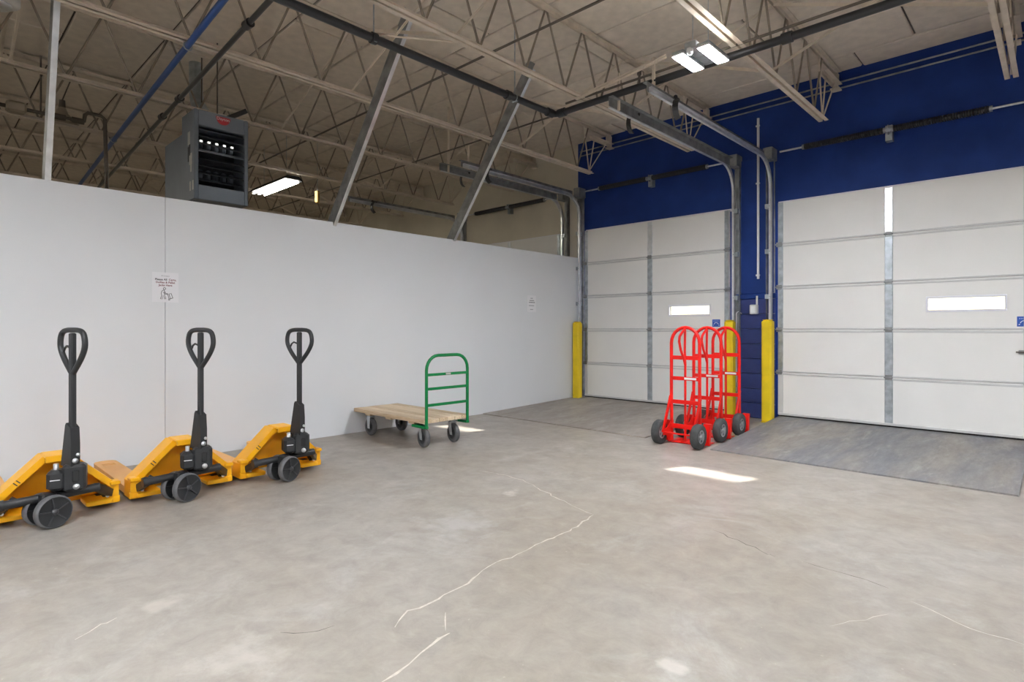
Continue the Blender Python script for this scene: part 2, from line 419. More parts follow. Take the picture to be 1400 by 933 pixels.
TZ = 3.47
def track(x, side, label, y_end=4.85, far=False):
    # side: +1 when the track stands to the right of its door
    t = thing('door_track', label, 'door track', (x, DW, 0), 0, 'tracks of the overhead doors')
    ya = -.115; r = .36
    path = [(ya, .075), (ya, TZ - r)] + [(ya - r + r * math.cos(R(a)), TZ - r + r * math.sin(R(a))) for a in range(10, 91, 10)]
    prof = [(.0, -.028), (side * .03, -.028), (side * .03, .028), (0, .028), (0, .024), (side * .026, .024), (side * .026, -.024), (0, -.024)]
    if side < 0: prof = prof[::-1]
    MB().sweep(path, prof).build('curved_track', 'galvanised_bright', t)
    MB().sweep([(ya - r, TZ), (y_end - DW, TZ)], prof).build('horizontal_track', 'galvanised_bright', t)
    s0 = side * .03; a, c = sorted((s0, s0 + side * .006))
    MB().box(a, c, y_end - DW - .03, ya - .18, TZ - .02, TZ + .075).box(*sorted((s0, s0 + side * .05)), y_end - DW - .03, ya - .18, TZ + .07, TZ + .075).build('stiffener_angle', 'steel_worn', t)
    a, c = sorted((-side * .005, side * .085))
    j = MB().box(a, c, -.03, -.002, .07, 3.60); q = sorted((side * .078, side * .085)); j.box(q[0], q[1], -.09, -.002, .07, 3.60); j.build('jamb_angle', 'steel_worn', t)
    for z in (.45, 1.05, 1.65, 2.25, 2.85):
        a, c = sorted((side * .028, side * .08)); MB().box(a, c, -.14, -.03, z - .03, z + .03).tube([(side * .03, ya, z), (side * .02, ya - .03, z)], .008, 8).build('track_bracket', 'galvanised', t)
    a, c = sorted((-side * .03, side * .09)); MB().rbox(a, c, -.19, -.0, 3.46, 3.62, .006).build('bearing_plate', 'steel_worn', t)
    # hanger at the free end
    hy = y_end - DW + .12
    MB().bar((s0 + side * .02, hy, TZ - .03), (s0 + side * .02, hy, CZ - .05 if far else 3.82), .038, .005, (0, 1, 0)).bar((s0 + side * .02, hy, TZ - .03), (s0 + side * .02, hy, CZ - .05 if far else 3.82), .005, .038, (0, 1, 0)).build('hanger', 'joist_paint', t)
    sp = [(side * .0, hy + .32, TZ + .03)]
    for i in range(0, 9):
        an = R(100 + 160 * i / 8); sp.append((-side * .02, hy + .37 + .08 * math.cos(an) , TZ - .06 + .1 * math.sin(an)))
    MB().tube(sp, .01, 4, flat=(.006, .028)).tube([(-side * .02, hy + .30, TZ + .045), (side * .03, hy + .42, TZ + .045)], .02, 8).build('bumper_spring', 'pipe_black', t)
    return t
o = MB().bar((-3.70, 4.86, 3.655), (-2.66, 4.86, 3.76), .045, .005).bar((-3.70, 4.86, 3.655), (-2.66, 4.86, 3.76), .005, .04).build('support_angle', 'joist_paint'); tag(o, 'tan punched angle from a joist to the ends of the door tracks', 'bracket')
track(-3.30, 1, 'galvanised track right of the corner dock door, curving toward the ceiling lamp')
track(-2.775, -1, 'galvanised track at the left edge of the wide right-hand dock door', 4.80)
track(-5.925, -1, 'galvanised track in the corner, left edge of the corner dock door', 5.25)
track(-6.33, 1, 'door track above the partition, right side of the door behind it', 5.15, True)
track(-8.955, -1, 'farthest door track above the partition, left side of the door behind it', 5.3, True)

def torsion(x0, x1, label):
    t = thing('torsion_spring', label, 'spring', (0, DW - .12, 3.545), 0, 'springs over the overhead doors'); xm = (x0 + x1) / 2
    MB().tube([(x0 - .02, 0, 0), (x1 + .02, 0, 0)], .0125, 10).build('shaft', 'galvanised_bright', t)
    for a, c in ((x0 + .28, xm - .05), (xm + .05, x1 - .28)):
        turns = int((c - a) / .022); pts = [(a + (c - a) * i / (turns * 6), .034 * math.cos(2 * PI * i / 6), .034 * math.sin(2 * PI * i / 6)) for i in range(turns * 6 + 1)]
        MB().tube([(a, 0, 0), (c, 0, 0)], .030, 12).tube(pts, .0085, 4).build('coil', 'pipe_black', t)
        for xe, d in ((a, -1), (c, 1)): MB().tube([(xe, 0, 0), (xe + d * .025, 0, 0)], .033, 12).build('cone', 'hub_grey', t)
    MB().box(xm - .035, xm + .035, .03, .119, -.12, .06).box(xm - .004, xm + .004, -.03, .119, -.05, .05).tube([(xm - .02, 0, 0), (xm + .02, 0, 0)], .028, 10).build('anchor_bracket', 'galvanised', t)
torsion(-5.80, -3.40, 'dark torsion spring on the blue wall above the corner dock door')
torsion(-2.65, -.27, 'dark torsion spring on the blue wall above the right-hand dock door')
torsion(-8.83, -6.45, 'black torsion spring on the beige wall seen above the partition')

# yellow guard posts
def guard(x0, x1, label, ink=None):
    xc = (x0 + x1) / 2; hw = (x1 - x0) / 2
    t = thing('guard_post', label, 'post', (xc, 7.76, 0), 0, 'yellow guard posts at the door jambs')
    o = MB().rbox(-hw, hw, -.065, .065, 0, 1.335, .02).build('post', 'guard_yellow', t)
    MB().rbox(-hw + .012, hw - .012, -.053, .053, 1.335, 1.343, .006).build('cap', 'guard_yellow', t)
    MB().rbox(-hw - .0, hw + .0, -.08, .07, 0, .012, .004).build('base_plate', 'guard_yellow', t)
    return t
guard(-5.955, -5.83, 'yellow guard post in the corner where the white partition meets the dock wall')
guard(-3.345, -3.225, 'yellow guard post half hidden behind the red hand trucks')
guard(-2.845, -2.715, 'yellow guard post in full view between the blue pier and the right-hand door')

# ------------------------------------------------------------------ joists
BZ, TCZ = 3.665, 4.405
def angle_pair(y0, y1, z, up, leg=.042, gap=.011, th=.005):
    b = MB()
    for s in (-1, 1):
        a, c = sorted((s * gap, s * (gap + leg))); b.box(a, c, y0, y1, *(sorted((z, z + up * th))))
        a, c = sorted((s * gap, s * (gap + th))); b.box(a, c, y0, y1, *(sorted((z, z + up * leg))))
    return b
# shared shapes of the parts
top_me = angle_pair(YB + .02, DW - .05, TCZ, -1, .045).mesh('top_chord', 'joist_paint')
bot_me = angle_pair(YB + .3, 7.42, BZ, 1).mesh('bottom_chord', 'joist_paint')
web_a = MB().tube([(0, 0, BZ + .02), (0, .29, TCZ - .02)], .011, 8).mesh('web_rod', 'joist_web')
web_b = MB().tube([(0, 0, BZ + .02), (0, -.29, TCZ - .02)], .011, 8).mesh('web_rod', 'joist_web')
seat_me = angle_pair(7.38, 7.97, TCZ - .15, -1, .05).box(-.05, .05, 7.86, 7.99, TCZ - .225, TCZ - .21).mesh('bearing_seat', 'joist_paint')
endrod_me = MB().tube([(0, 7.36, BZ + .02), (0, 7.5, TCZ - .17)], .009, 8).tube([(0, 7.36, BZ + .02), (0, 7.22, TCZ - .02)], .009, 8).tube([(.018, 7.33, BZ + .02), (.018, 7.80, TCZ - .18)], .009, 8).mesh('end_strut', 'joist_paint')
endbox_me = MB().box(-.03, .03, 7.86, 7.95, TCZ - .15, TCZ - .03).mesh('end_block', 'joist_paint')
JX = [-3.69 + 1.67 * k for k in range(-7, 5)]
jl = {0: 'tan bar joist whose end hangs over the pier between the doors', 1: 'tan bar joist passing right behind the glowing ceiling lamp', 2: 'steep tan bar joist ending at the top right corner',
      -1: 'tan bar joist running just inside the white partition', -2: 'first tan bar joist beyond the partition, over the grey heater', -3: 'second tan bar joist beyond the white partition',
      -4: 'third tan bar joist beyond the white partition', -5: 'fourth tan bar joist beyond the white partition', -6: 'fifth tan bar joist beyond the white partition', -7: 'farthest tan bar joist beyond the white partition',
      3: 'tan bar joist right of the photographed bay', 4: 'last tan bar joist right of the photographed bay'}
for i, x in zip(range(-7, 5), JX):
    j = thing('bar_joist', jl[i], 'joist', (x, 0, 0), 0, 'bar joists under the roof')
    for nm, me in (('top_chord', top_me), ('bottom_chord', bot_me), ('bearing_seat', seat_me), ('end_strut', endrod_me), ('end_block', endbox_me)): put(nm, me, j)
    y = 7.05
    while y > YB + .5:
        put('web_rod', web_a, j, (0, y, 0)); put('web_rod', web_b, j, (0, y, 0)); y -= .6
# diagonal bridging between neighbours
bay = {-7: 'in the farthest bay beyond the partition', -6: 'in the sixth bay beyond the partition', -5: 'in the fifth bay beyond the partition', -4: 'in the fourth bay beyond the partition', -3: 'in the third bay beyond the partition',
       -2: 'in the bay over the heater', -1: 'in the bay right of the partition', 0: 'in the bay of the glowing lamp', 1: 'in the bay before the right-hand door', 2: 'in the top right bay', 3: 'right of the picture'}
for yb, nm in ((.65, 'nearest the camera'), (3.2, 'halfway down the joists'), (5.75, 'nearest the dock wall')):
    for k in range(-7, 4):
        if (yb < 1 and k > -2) or (1 < yb < 4 and k > 0) or k > 2: continue
        o = thing('cross_bridging', 'crossed tan bridging angles ' + bay[k] + ', ' + nm, 'brace', (JX[k + 7], yb, 0), 0, 'cross bridging between the joists')
        MB().bar((.01, -.012, BZ + .05), (1.66, -.012, TCZ - .05), .03, .004).bar((.01, -.01, BZ + .05), (1.66, -.01, TCZ - .05), .004, .026).build('diagonal_angle', 'joist_paint', o)
        MB().bar((.01, .012, TCZ - .05), (1.66, .012, BZ + .05), .03, .004).build('diagonal_angle', 'joist_paint', o)
for yb, lab in ((3.65, 'long dark bridging rod across the joists, the nearer of two'), (5.24, 'long dark bridging rod across the joists, closer to the dock wall')):
    o = MB().tube([(JX[0], yb, BZ + .07), (JX[-1], yb, BZ + .07)], .011, 8).build('bridging_rod', 'rod_dark'); tag(o, lab, 'rod')

# ------------------------------------------------------------------ pipes and conduits
def pipe(name, pts, r, m, label, cat='pipe', coup=(), cm=None):
    t = thing(name, label, cat, (0, 0, 0))
    MB().tube(pts, r, 14).build('run', m, t)
    for p, d, l in coup:
        p, d = Vector(p), Vector(d).normalized(); MB().tube([p - d * l / 2, p + d * l / 2], r * 1.35, 12).build('coupling', cm or m, t)
    return t
PX, PYY, PZ = -4.07, 4.95, 3.60
corner = [(PX + .06 * (1 - math.cos(R(a))), PYY - .06 + .06 * math.sin(R(a)), PZ) for a in range(0, 91, 15)]
sp = pipe('sprinkler_pipe', [(PX, YB + .05, PZ)] + corner + [(XR - .05, PYY, PZ)], .034, 'pipe_grey',
          'dark sprinkler main running under the joists and turning a corner by the lamp', coup=[((PX, 2.62, PZ), (0, 1, 0), .05), ((PX, 4.2, PZ), (0, 1, 0), .06), ((PX, 4.86, PZ), (0, 1, 0), .09), ((PX + .1, PYY, PZ), (1, 0, 0), .09), ((-1.62, PYY, PZ), (1, 0, 0), .08), ((PX, 1.2, PZ), (0, 1, 0), .06)])
for y in (2.62, 4.3): MB().tube([(PX, y, PZ), (PX, y, TCZ)], .006, 8).bar((PX, y - .012, PZ - .037), (PX, y + .012, PZ - .037), .002, .07).tube([(PX + .037 * math.cos(R(a)), y, PZ + .037 * math.sin(R(a))) for a in range(0, 360, 30)], .005, 6, closed=True).build('hanger', 'galvanised', sp)
MB().tube([(PX, 2.62, PZ + .03), (-3.69, 3.3, BZ + .01)], .008, 8).build('sway_brace', 'joist_paint', sp)
for x in (-3.0, -.6): MB().tube([(x, PYY, PZ), (x, PYY, PZ + .12)], .012, 8).tube([(x, PYY, PZ + .12), (x, PYY, PZ + .15)], .022, 10).build('sprinkler_head', 'rod_dark', sp)
# air line lying over the main
o = MB().tube([(-3.9, PYY - .02, PZ + .075), (-1.0, PYY - .02, PZ + .075), (XR - .1, PYY - .02, PZ + .075)], .012, 8).build('conduit', 'rod_dark'); tag(o, 'thin dark conduit lying along the sprinkler main beside the lamp', 'conduit')
bl = thing('blue_conduit', 'bright blue cable bundle running across the joists beyond the partition', 'conduit')
MB().tube([(-1.5, 1.45, 3.635), (-4.36, 1.58, 3.63), (-8, 1.75, 3.62), (-13.5, 2.02, 3.60)], .025, 12).build('bundle', 'conduit_blue', bl)
for x, y in ((-5.37, 1.63), (-8.71, 1.785)): MB().tube([(x + .0, y +   .033 * math.cos(R(a)), 3.625 + .033 * math.sin(R(a))) for a in range(0, 360, 30)], .006, 6, closed=True).build('strap', 'galvanised', bl)
gp = thing('gas_pipe', 'black gas pipe running past the top of the hanging heater', 'pipe')
MB().tube([(-2.0, 1.72, 3.62), (-4.27, 1.81, 3.61), (-10.7, 2.12, 3.58), (-13.5, 2.26, 3.57)], .021, 12).build('run', 'pipe_black', gp)
for x, y in ((-4.6, 1.825), (-7.3, 1.955), (-6.6, 1.925)): MB().tube([(x - .04, y - .002, 3.605), (x + .04, y + .002, 3.605)], .036, 12).build('coupling', 'pipe_black', gp)
fp = thing('pipe_drop', 'dark pipe with an elbow dropping behind the partition at the far left', 'pipe')
xg = -8.6
MB().tube([(xg, -1.0, 3.74), (xg, 1.40, 3.74), (xg, 1.46, 3.75), (xg, 1.47, 3.83), (xg, 1.50, 3.86), (xg, 1.63, 3.86), (xg, 1.67, 3.83), (xg, 1.69, 3.1), (xg, 1.69, 2.0)], .022, 10).build('run', 'rod_dark', fp)
for y in (.82, 1.22, 1.40): MB().tube([(xg, y - .06, 3.74), (xg, y + .06, 3.74)], .036, 10).build('union', 'rod_dark', fp)
MB().rbox(xg - .07, xg + .07, .74, .92, 3.68, 3.80, .02).build('valve', 'bell_metal', fp)
MB().tube([(xg, 1.05, 3.74), (xg, 1.05, TCZ)], .009, 8).build('hanger', 'rod_dark', fp)
be = thing('bell_lamp', 'unlit bell-shaped metal lamp hanging beyond the partition at the upper left', 'lamp', (-8.75, 1.27, 3.80), 0)
MB().lathe([(.17, -.09), (.165, -.075), (.13, -.03), (.06, .03), (.04, .09), (.02, .12)]).build('shade', 'bell_metal', be)
MB().lathe([(.0, .20), (.03, .19), (.035, .11), (.02, .08)], n=14).build('socket', 'rod_dark', be)
MB().tube([(0, 0, .19), (.0, .12, .58)], .007, 8).build('stem', 'rod_dark', be)
hf = thing('round_fixture', 'white round metal fixture cut by the top left corner of the picture', 'fixture', (-5.72, .42, 3.66))
MB().lathe([(0, -.02), (.13, -.02), (.16, .0), (.16, .05), (.12, .09), (0, .1)], n=28).build('body', 'box_white', hf)
MB().lathe([(.05, -.035), (.11, -.035), (.11, -.02), (.05, -.02), (.05, -.035)], n=24).build('rim', 'galvanised_bright', hf)
MB().tube([(0, 0, .09), (0, 0, TCZ - 3.66)], .01, 8).build('stem', 'rod_dark', hf)
# conduits along the head of the dock wall
for z, r, lab in ((4.30, .011, 'upper of two thin conduits along the top of the blue wall'), (4.225, .011, 'lower of two thin conduits along the top of the blue wall')):
    o = MB().tube([(-6.0, DW - .02, z - .03), (XR - .1, DW - .02, z + .02)], r, 8).build('wall_conduit', 'steel_worn'); tag(o, lab, 'conduit')
wc = thing('white_conduit', 'white conduit running down the blue pier between the doors', 'conduit', (-2.975, DW - .05, 0))
MB().tube([(0, 0, 1.90), (0, 0, 4.08)], .016, 10).build('run', 'label_white', wc)
for z in (1.95, 3.2, 3.98): MB().rbox(-.035, .02, .0, .012, z - .012, z + .012, .003).build('strap', 'label_white', wc)
bx = thing('switch_box', 'small white switch box on the blue pier above the guard posts', 'switch', (-3.02, DW - .05, 1.42))
MB().rbox(-.05, .05, -.06, .004, 0, .13, .008).build('body', 'box_white', bx)
MB().rbox(-.03, .03, -.064, -.058, .02, .11, .004).build('cover', 'label_white', bx)
MB().tube([(.035, -.02, .125), (.035, -.02, .25)], .013, 10).build('stub', 'label_white', bx)
hk = MB().tube([(-3.27, DW - .06, .35), (-3.27, DW - .06, 1.43), (-3.258, DW - .06, 1.455), (-3.235, DW - .06, 1.462), (-3.195, DW - .06, 1.43)], .006, 8).build('pull_hook', 'label_white'); tag(hk, 'thin white hooked pull rod leaning at the blue pier', 'hook')

# ------------------------------------------------------------------ steel stud braces
def brace(y, p0, p1, label):
    t = thing('stud_brace', label, 'brace', (0, y, 0), 0, 'galvanised studs bracing the partition')
    a, b = Vector((p0[0], 0, p0[1])), Vector((p1[0], 0, p1[1])); d = (b - a).normalized(); n_ = Vector((d.z, 0, -d.x))   # n_ points to +X / down
    wd = .07
    MB().bar(a, b, wd * 2, .003, n_).build('web', 'steel_worn', t)  # web darker than the flanges, its shading put into the colour
    for s in (1, -1):
        q = n_ * wd * s + Vector((0, .02, 0)); MB().bar(a + q, b + q, .003, .042, n_).build('flange', 'galvanised_bright', t)
    e = b - d * .06
    MB().bar(b - d * .12 + Vector((0, -.008, 0)), b + d * .06 + Vector((0, -.008, 0)), .14, .006, n_).build('clip_plate', 'steel_worn', t)
brace(3.33, (-6.12, 2.36), (-4.60, 4.26), 'galvanised stud brace rising from the partition, left of the pair')
brace(5.12, (-6.12, 2.38), (-4.60, 4.36), 'galvanised stud brace rising from the partition, nearer the dock doors')
brace(.76, (-6.12, 2.36), (-5.47, 4.30), 'pale upright stud brace above the partition at the far left')

# ------------------------------------------------------------------ lamps
def highbay(x, y, z, label, group='LED high bay lamps'):
    t = thing('high_bay_lamp', label, 'lamp', (x, y, z), 0, group)
    MB().rbox(-.05, .05, -.19, .19, .012, .07, .006).build('housing', 'galvanised', t)
    for s in (-1, 1):
        MB().rbox(s * .108 - .052, s * .108 + .052, -.19, .19, .004, .03, .004).build('reflector', 'galvanised', t)
        MB().box(s * .108 - .046, s * .108 + .046, -.18, .18, -.002, .003).build('led_panel', 'led', t)
        sk = MB()
        for q in ((s * .108 - .052, s * .108 - .048, -.19, .19), (s * .108 + .048, s * .108 + .052, -.19, .19), (s * .108 - .048, s * .108 + .048, -.19, -.186), (s * .108 - .048, s * .108 + .048, .186, .19)): sk.box(*q, -.009, .006)
        sk.build('cutoff_skirt', 'label_white', t)  # lips added to cut the lamp's light off the wall tops
        MB().box(s * .105 - .03, s * .105 + .03, -.17, .17, .031, .034).build('added_uplight', 'ceiling_glow', t)  # unseen glowing strip added on top to brighten the ceiling
    MB().lathe([(0, -.03), (.018, -.028), (.026, -.01), (.026, .02), (0, .02)], (-.01, -.17, 0), n=14).build('sensor', 'label_white', t)
    for yy in (-.14, .14): MB().tube([(0, yy, .07), (0, yy, CZ - z)], .003, 6).build('suspension_wire', 'galvanised', t)
highbay(-2.145, 4.49, 3.45, 'glowing twin-panel LED high bay lamp hanging near the dock doors')
for x, y, lab in ((-2.15, -.35, 'over the open floor left of the camera'), (-2.15, -3.2, 'by the back wall left of the camera'), (2.0, 4.49, 'before the dock door right of the picture'), (2.0, .4, 'right of the camera'), (2.0, -3.2, 'by the back wall right of the camera')):
    highbay(x, y, 3.45, 'LED high bay lamp outside the picture, ' + lab)
def troffer(x, y, z, L, W, label):
    t = thing('strip_lamp', label, 'lamp', (x, y, z), 0, 'strip lamps beyond the partition')
    MB().prism([(-W / 2, 0), (-W / 2 - .0, .02), (-W / 2 + .05, .07), (W / 2 - .05, .07), (W / 2, .02), (W / 2, 0), (W / 2 - .02, .012), (-W / 2 + .02, .012)], -L / 2 - .03, L / 2 + .03, 'yz').build('housing', 'heater_dark', t)
    for k in range(3):
        yy = (k - 1) * .096; MB().tube([(-L / 2, yy, -.014), (L / 2, yy, -.014)], .01, 8, flat=(.01, .015)).build('tube', 'tube_lamp', t)
    for xx in (-L / 3, L / 3): MB().tube([(xx, 0, .07), (xx, 0, CZ - z)], .004, 6).build('suspension_wire', 'galvanised', t)
troffer(-9.55, 4.23, 3.6, 1.28, .30, 'bright three-tube strip lamp above the partition beside the heater')
troffer(-9.55, -1.0, 3.6, 1.28, .30, 'added unseen strip lamp beyond the partition left of the picture')  # this and the next three are added to brighten the far room
troffer(-13.6, 4.2, 3.6, 1.28, .30, 'added unseen strip lamp deep beyond the partition')
troffer(-13.6, -1.0, 3.6, 1.28, .30, 'added unseen strip lamp deep beyond the partition, left of the picture')
troffer(-7.6, -2.8, 3.6, 1.28, .30, 'added unseen strip lamp just beyond the partition behind the left edge of the picture')
ex = thing('small_lamp', 'tiny yellow glowing lamp tube beside the strip lamp above the partition', 'lamp', (-8.8, 4.6, 3.38))
MB().rbox(-.03, .03, -.02, .03, -.10, .10, .008).build('body', 'brass', ex)
MB().tube([(.02, -.03, -.085), (.02, -.03, .085)], .02, 8).build('tube', 'lamp_warm', ex)
MB().tube([(0, 0, .1), (0, 0, CZ - 3.38)], .004, 6).build('wire', 'galvanised', ex)

# ------------------------------------------------------------------ unit heater
ht = thing('unit_heater', 'dark grey hanging unit heater with louvred front above the partition', 'heater', (-6.62, 2.07, 2.60))
W, H = .56, .96
fr = MB().rbox(-.40, 0, 0, .045, 0, H, .008).rbox(-.40, 0, W - .045, W, 0, H, .008).rbox(-.40, -.001, .040, W - .040, H - .17, H - .001, .008).rbox(-.40, -.001, .040, W - .040, .001, .16, .008)
fr.build('casing', 'heater_grey', ht)
MB().box(-.39, -.30, .04, W - .04, .15, H - .16).build('back_plate', 'heater_dark', ht)
MB().rbox(-1.15, -.40, .035, W - .035, .02, H - .14, .02).build('rear_housing', 'heater_grey', ht)
for k in range(8):
    z = .20 + k * .078; MB().box(-.09, -.004, .045, W - .045, -.004, .004, Matrix.Translation((0, 0, z)) @ Matrix.Rotation(R(28), 4, 'Y')).build('louvre', 'heater_grey' if k == 4 else 'heater_dark', ht)
for rowz, m in ((.62, 'glint_glow'), (.30, 'heater_grey')):
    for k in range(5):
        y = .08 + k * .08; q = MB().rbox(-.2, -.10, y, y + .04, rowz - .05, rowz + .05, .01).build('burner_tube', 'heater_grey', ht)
        if m == 'glint_glow': MB().rbox(-.104, -.095, y + .006, y + .034, rowz - .0, rowz + .042, .003).build('glint_plate', m, q)  # white glints put in as small glowing plates
bd = MB().prism([(.21, H - .03)] + [(.29 + .075 * math.cos(R(a)), H - .03 + .085 * math.sin(R(a))) for a in range(180, 361, 15)] + [(.365, H - .03)][:0], 0, .004, 'yz').build('badge', 'badge_red', ht)
text('badge_lettering', 'Dayton', .045, 'label_white', Matrix.Translation((.005, .289, H - .052)) @ FACE_X, bd)
for (x0, x1, z0, z1, m) in ((-.2, -.13, .60, .74, 'sticker'), (-.15, -.07, .38, .50, 'sticker'), (-.16, -.12, .48, .60, 'ink_dark'), (-.2, -.16, .42, .58, 'ink_dark'), (-.12, -.08, .3, .4, 'sticker'), (-.14, -.11, .1, .2, 'sticker')):
    MB().box(x0, x1, -.0015, .001, z0, z1).build('sticker', m, ht)
MB().box(-.06, -.02, -.001, .001, .1, .2).build('sticker', 'sticker', ht)
fan = MB(); 
for k in range(4): fan.box(-.01, .01, 0, .13, -.03, .03, Matrix.Translation((-1.2, .1, .08)) @ Matrix.Rotation(R(k * 90 + 20), 4, 'X'))
fan.build('fan_blade', 'heater_dark', ht)
MB().tube([(-.2, .3, H), (-.2, .3, CZ - 2.60)], .008, 8).tube([(-.7, .3, H - .15), (-.7, .3, CZ - 2.60)], .008, 8).build('hanger_rod', 'rod_dark', ht)
MB().tube([(-.62, .3, H - .16), (-.62, .3, H + .12), (-.66, .3, H + .2), (-.85, .3, H + .36), (-.9, .3, H + .5), (-.9, .3, CZ - 2.61)], .075, 14).build('flue', 'galvanised', ht)
MB().bar((-.12, .30, H - .04), (-.12, .58, H + .15), .05, .05).build('bracket_arm', 'pipe_black', ht)

# ------------------------------------------------------------------ wall notices
sg = thing('notice_sheet', 'letter-size notice with a trolley pictogram taped over the partition joint', 'sign', (-6.0, 1.632, 1.605))
MB().rbox(-.001, .002, -.109, .109, -.138, .138, .0005).build('sheet', 'paper', sg)
def tx(s, yy, zz, body, size, m, b=0.): return text('lettering', body, size, m, Matrix.Translation((.0025, yy, zz)) @ FACE_X, s, bold=b)
tx(sg, 0, .105, 'PS Company', .013, 'ink_grey')
tx(sg, -.036, .071, 'Please All', .0255, 'ink_dark', .0006); tx(sg, .058, .071, 'Carts,', .0255, 'ink_red', .0006)
tx(sg, .0, .045, 'Dollies & Pallet', .0255, 'ink_red', .0006); tx(sg, 0, .019, 'Jacks Here', .0255, 'ink_red', .0006)
pg = MB()
def ln(pts, r=.0022): pg.tube([(.003, a, b) for a, b in pts], r, 6)
pg.tube([(.003, -.008 + .0095 * math.cos(R(a)), -.012 + .0095 * math.sin(R(a))) for a in range(0, 360, 30)], .0022, 6, closed=True)
ln([(-.014, -.024), (-.030, -.035), (-.036, -.06), (-.030, -.075), (-.042, -.108), (-.030, -.110), (-.018, -.075), (-.008, -.108), (.002, -.108), (-.008, -.07), (-.006, -.035), (-.014, -.024)])
ln([(-.010, -.036), (.002, -.056), (.016, -.058)]); ln([(-.018, -.045), (-.004, -.062), (.016, -.064)])
ln([(.016, -.055), (.030, -.108)]); ln([(.030, -.108), (.062, -.096)]); ln([(.028, -.060), (.046, -.054), (.060, -.094), (.040, -.102), (.028, -.060)])
pg.tube([(.003, .030 + .006 * math.cos(R(a)), -.112 + .006 * math.sin(R(a))) for a in range(0, 360, 45)], .002, 6, closed=True)
pg.build('pictogram', 'ink_dark', sg)
s2 = thing('notice_sheet', 'small notice with faint text lines on the partition near the corner', 'sign', (-6.0, 6.72, 1.615))
MB().box(0, .002, -.105, .105, -.13, .13).build('sheet', 'paper', s2)
for zz, L_, m in ((.085, .06, 'ink_grey'), (.05, .09, 'ink_dark'), (.02, .12, 'ink_dark'), (-.03, .12, 'ink_grey'), (-.09, .06, 'ink_grey')):
    k = int(L_ / .012); MB().add([], []); b = MB()
    yv = -L_ / 2
    while yv < L_ / 2: wv = random.uniform(.008, .022); b.box(.002, .0028, yv, yv + wv, zz - .005, zz + .005); yv += wv + .005
    b.build('text_line', m, s2)
def bsign(x, z, label):
    t = thing('blue_sticker', label, 'sign', (x, DW - .0755, z), 0)
    MB().rbox(-.058, .058, -.002, 0, -.052, .052, .0008).build('plate', 'sign_blue', t)
    p = MB().tube([(.032 * math.cos(R(a)), -.0025, -.022 + .03 * math.sin(R(a))) for a in range(10, 171, 20)], .0035, 6)
    p.tube([(-.045, -.0025, -.035), (-.034, -.0025, -.028)], .003, 6).tube([(.034, -.0025, -.028), (.045, -.0025, -.035)], .003, 6); p.build('arc_mark', 'label_white', t)
    b = MB()
    for k in range(5): b.box(-.042 + k * .017, -.030 + k * .017, -.0028, -.001, .026, .034)
    b.build('text_line', 'ink_light', t)
bsign(-3.552, 1.303, 'small blue square sticker beside the window of the corner dock door')
bsign(-.275, 1.297, 'blue sticker at the right edge of the picture on the right-hand dock door')
lk = thing('door_latch', 'brown door latch at the right edge of the right-hand dock door', 'latch', (-.29, DW - .076, .98))
MB().rbox(-.03, .04, -.02, 0, -.02, .02, .004).build('plate', 'steel_worn', lk); MB().tube([(-.05, -.025, 0), (.06, -.025, 0)], .008, 8).build('bolt', 'rod_dark', lk)

# ------------------------------------------------------------------ wheels
def wheel(name, c, axis, r, w_, tyre, hub, parent, spokes=5, rim=.72, ring=False):
    ax = Vector(axis).normalized(); c = Vector(c)
    prof = [(r * rim, -w_ / 2), (r * .93, -w_ / 2), (r, -w_ * .32), (r, w_ * .32), (r * .93, w_ / 2), (r * rim, w_ / 2)]
    o = MB().lathe(prof, c, ax, 32).build(name, tyre, parent)
    q = ax.to_track_quat('Z', 'Y').to_matrix()
    h = MB()
    h.lathe([(0, -w_ * .36), (r * rim * .9, -w_ * .36), (r * rim, -w_ * .46), (r * rim * 1.02, -w_ * .46), (r * rim * 1.02, w_ * .46), (r * rim, w_ * .46), (r * rim * .9, w_ * .36), (0, w_ * .36)], c, ax, 28)
    h.build('hub', hub[0], o)
    s = MB()
    for k in range(spokes):
        a = 2 * PI * k / spokes + .5; d = q @ Vector((math.cos(a), math.sin(a), 0))
        for sg_ in (-1, 1): s.bar(c + ax * sg_ * w_ * .40 + d * r * .12, c + ax * sg_ * w_ * .40 + d * r * rim * .92, .008, .022 if ring else .007, ax)
    if ring:
        for sg_ in (-1, 1): s.lathe([(r * rim * .80, sg_ * w_ * .37), (r * rim * .84, sg_ * w_ * .47), (r * rim * 1.0, sg_ * w_ * .47)], c, ax, 28)
    if s.v: s.build('spoke', hub[1], o)
    MB().lathe([(0, -w_ * .62), (r * .16, -w_ * .6), (r * .2, -w_ * .4), (r * .2, w_ * .4), (r * .16, w_ * .6), (0, w_ * .62)], c, ax, 16).build('axle_cap', hub[1], o)
    return o

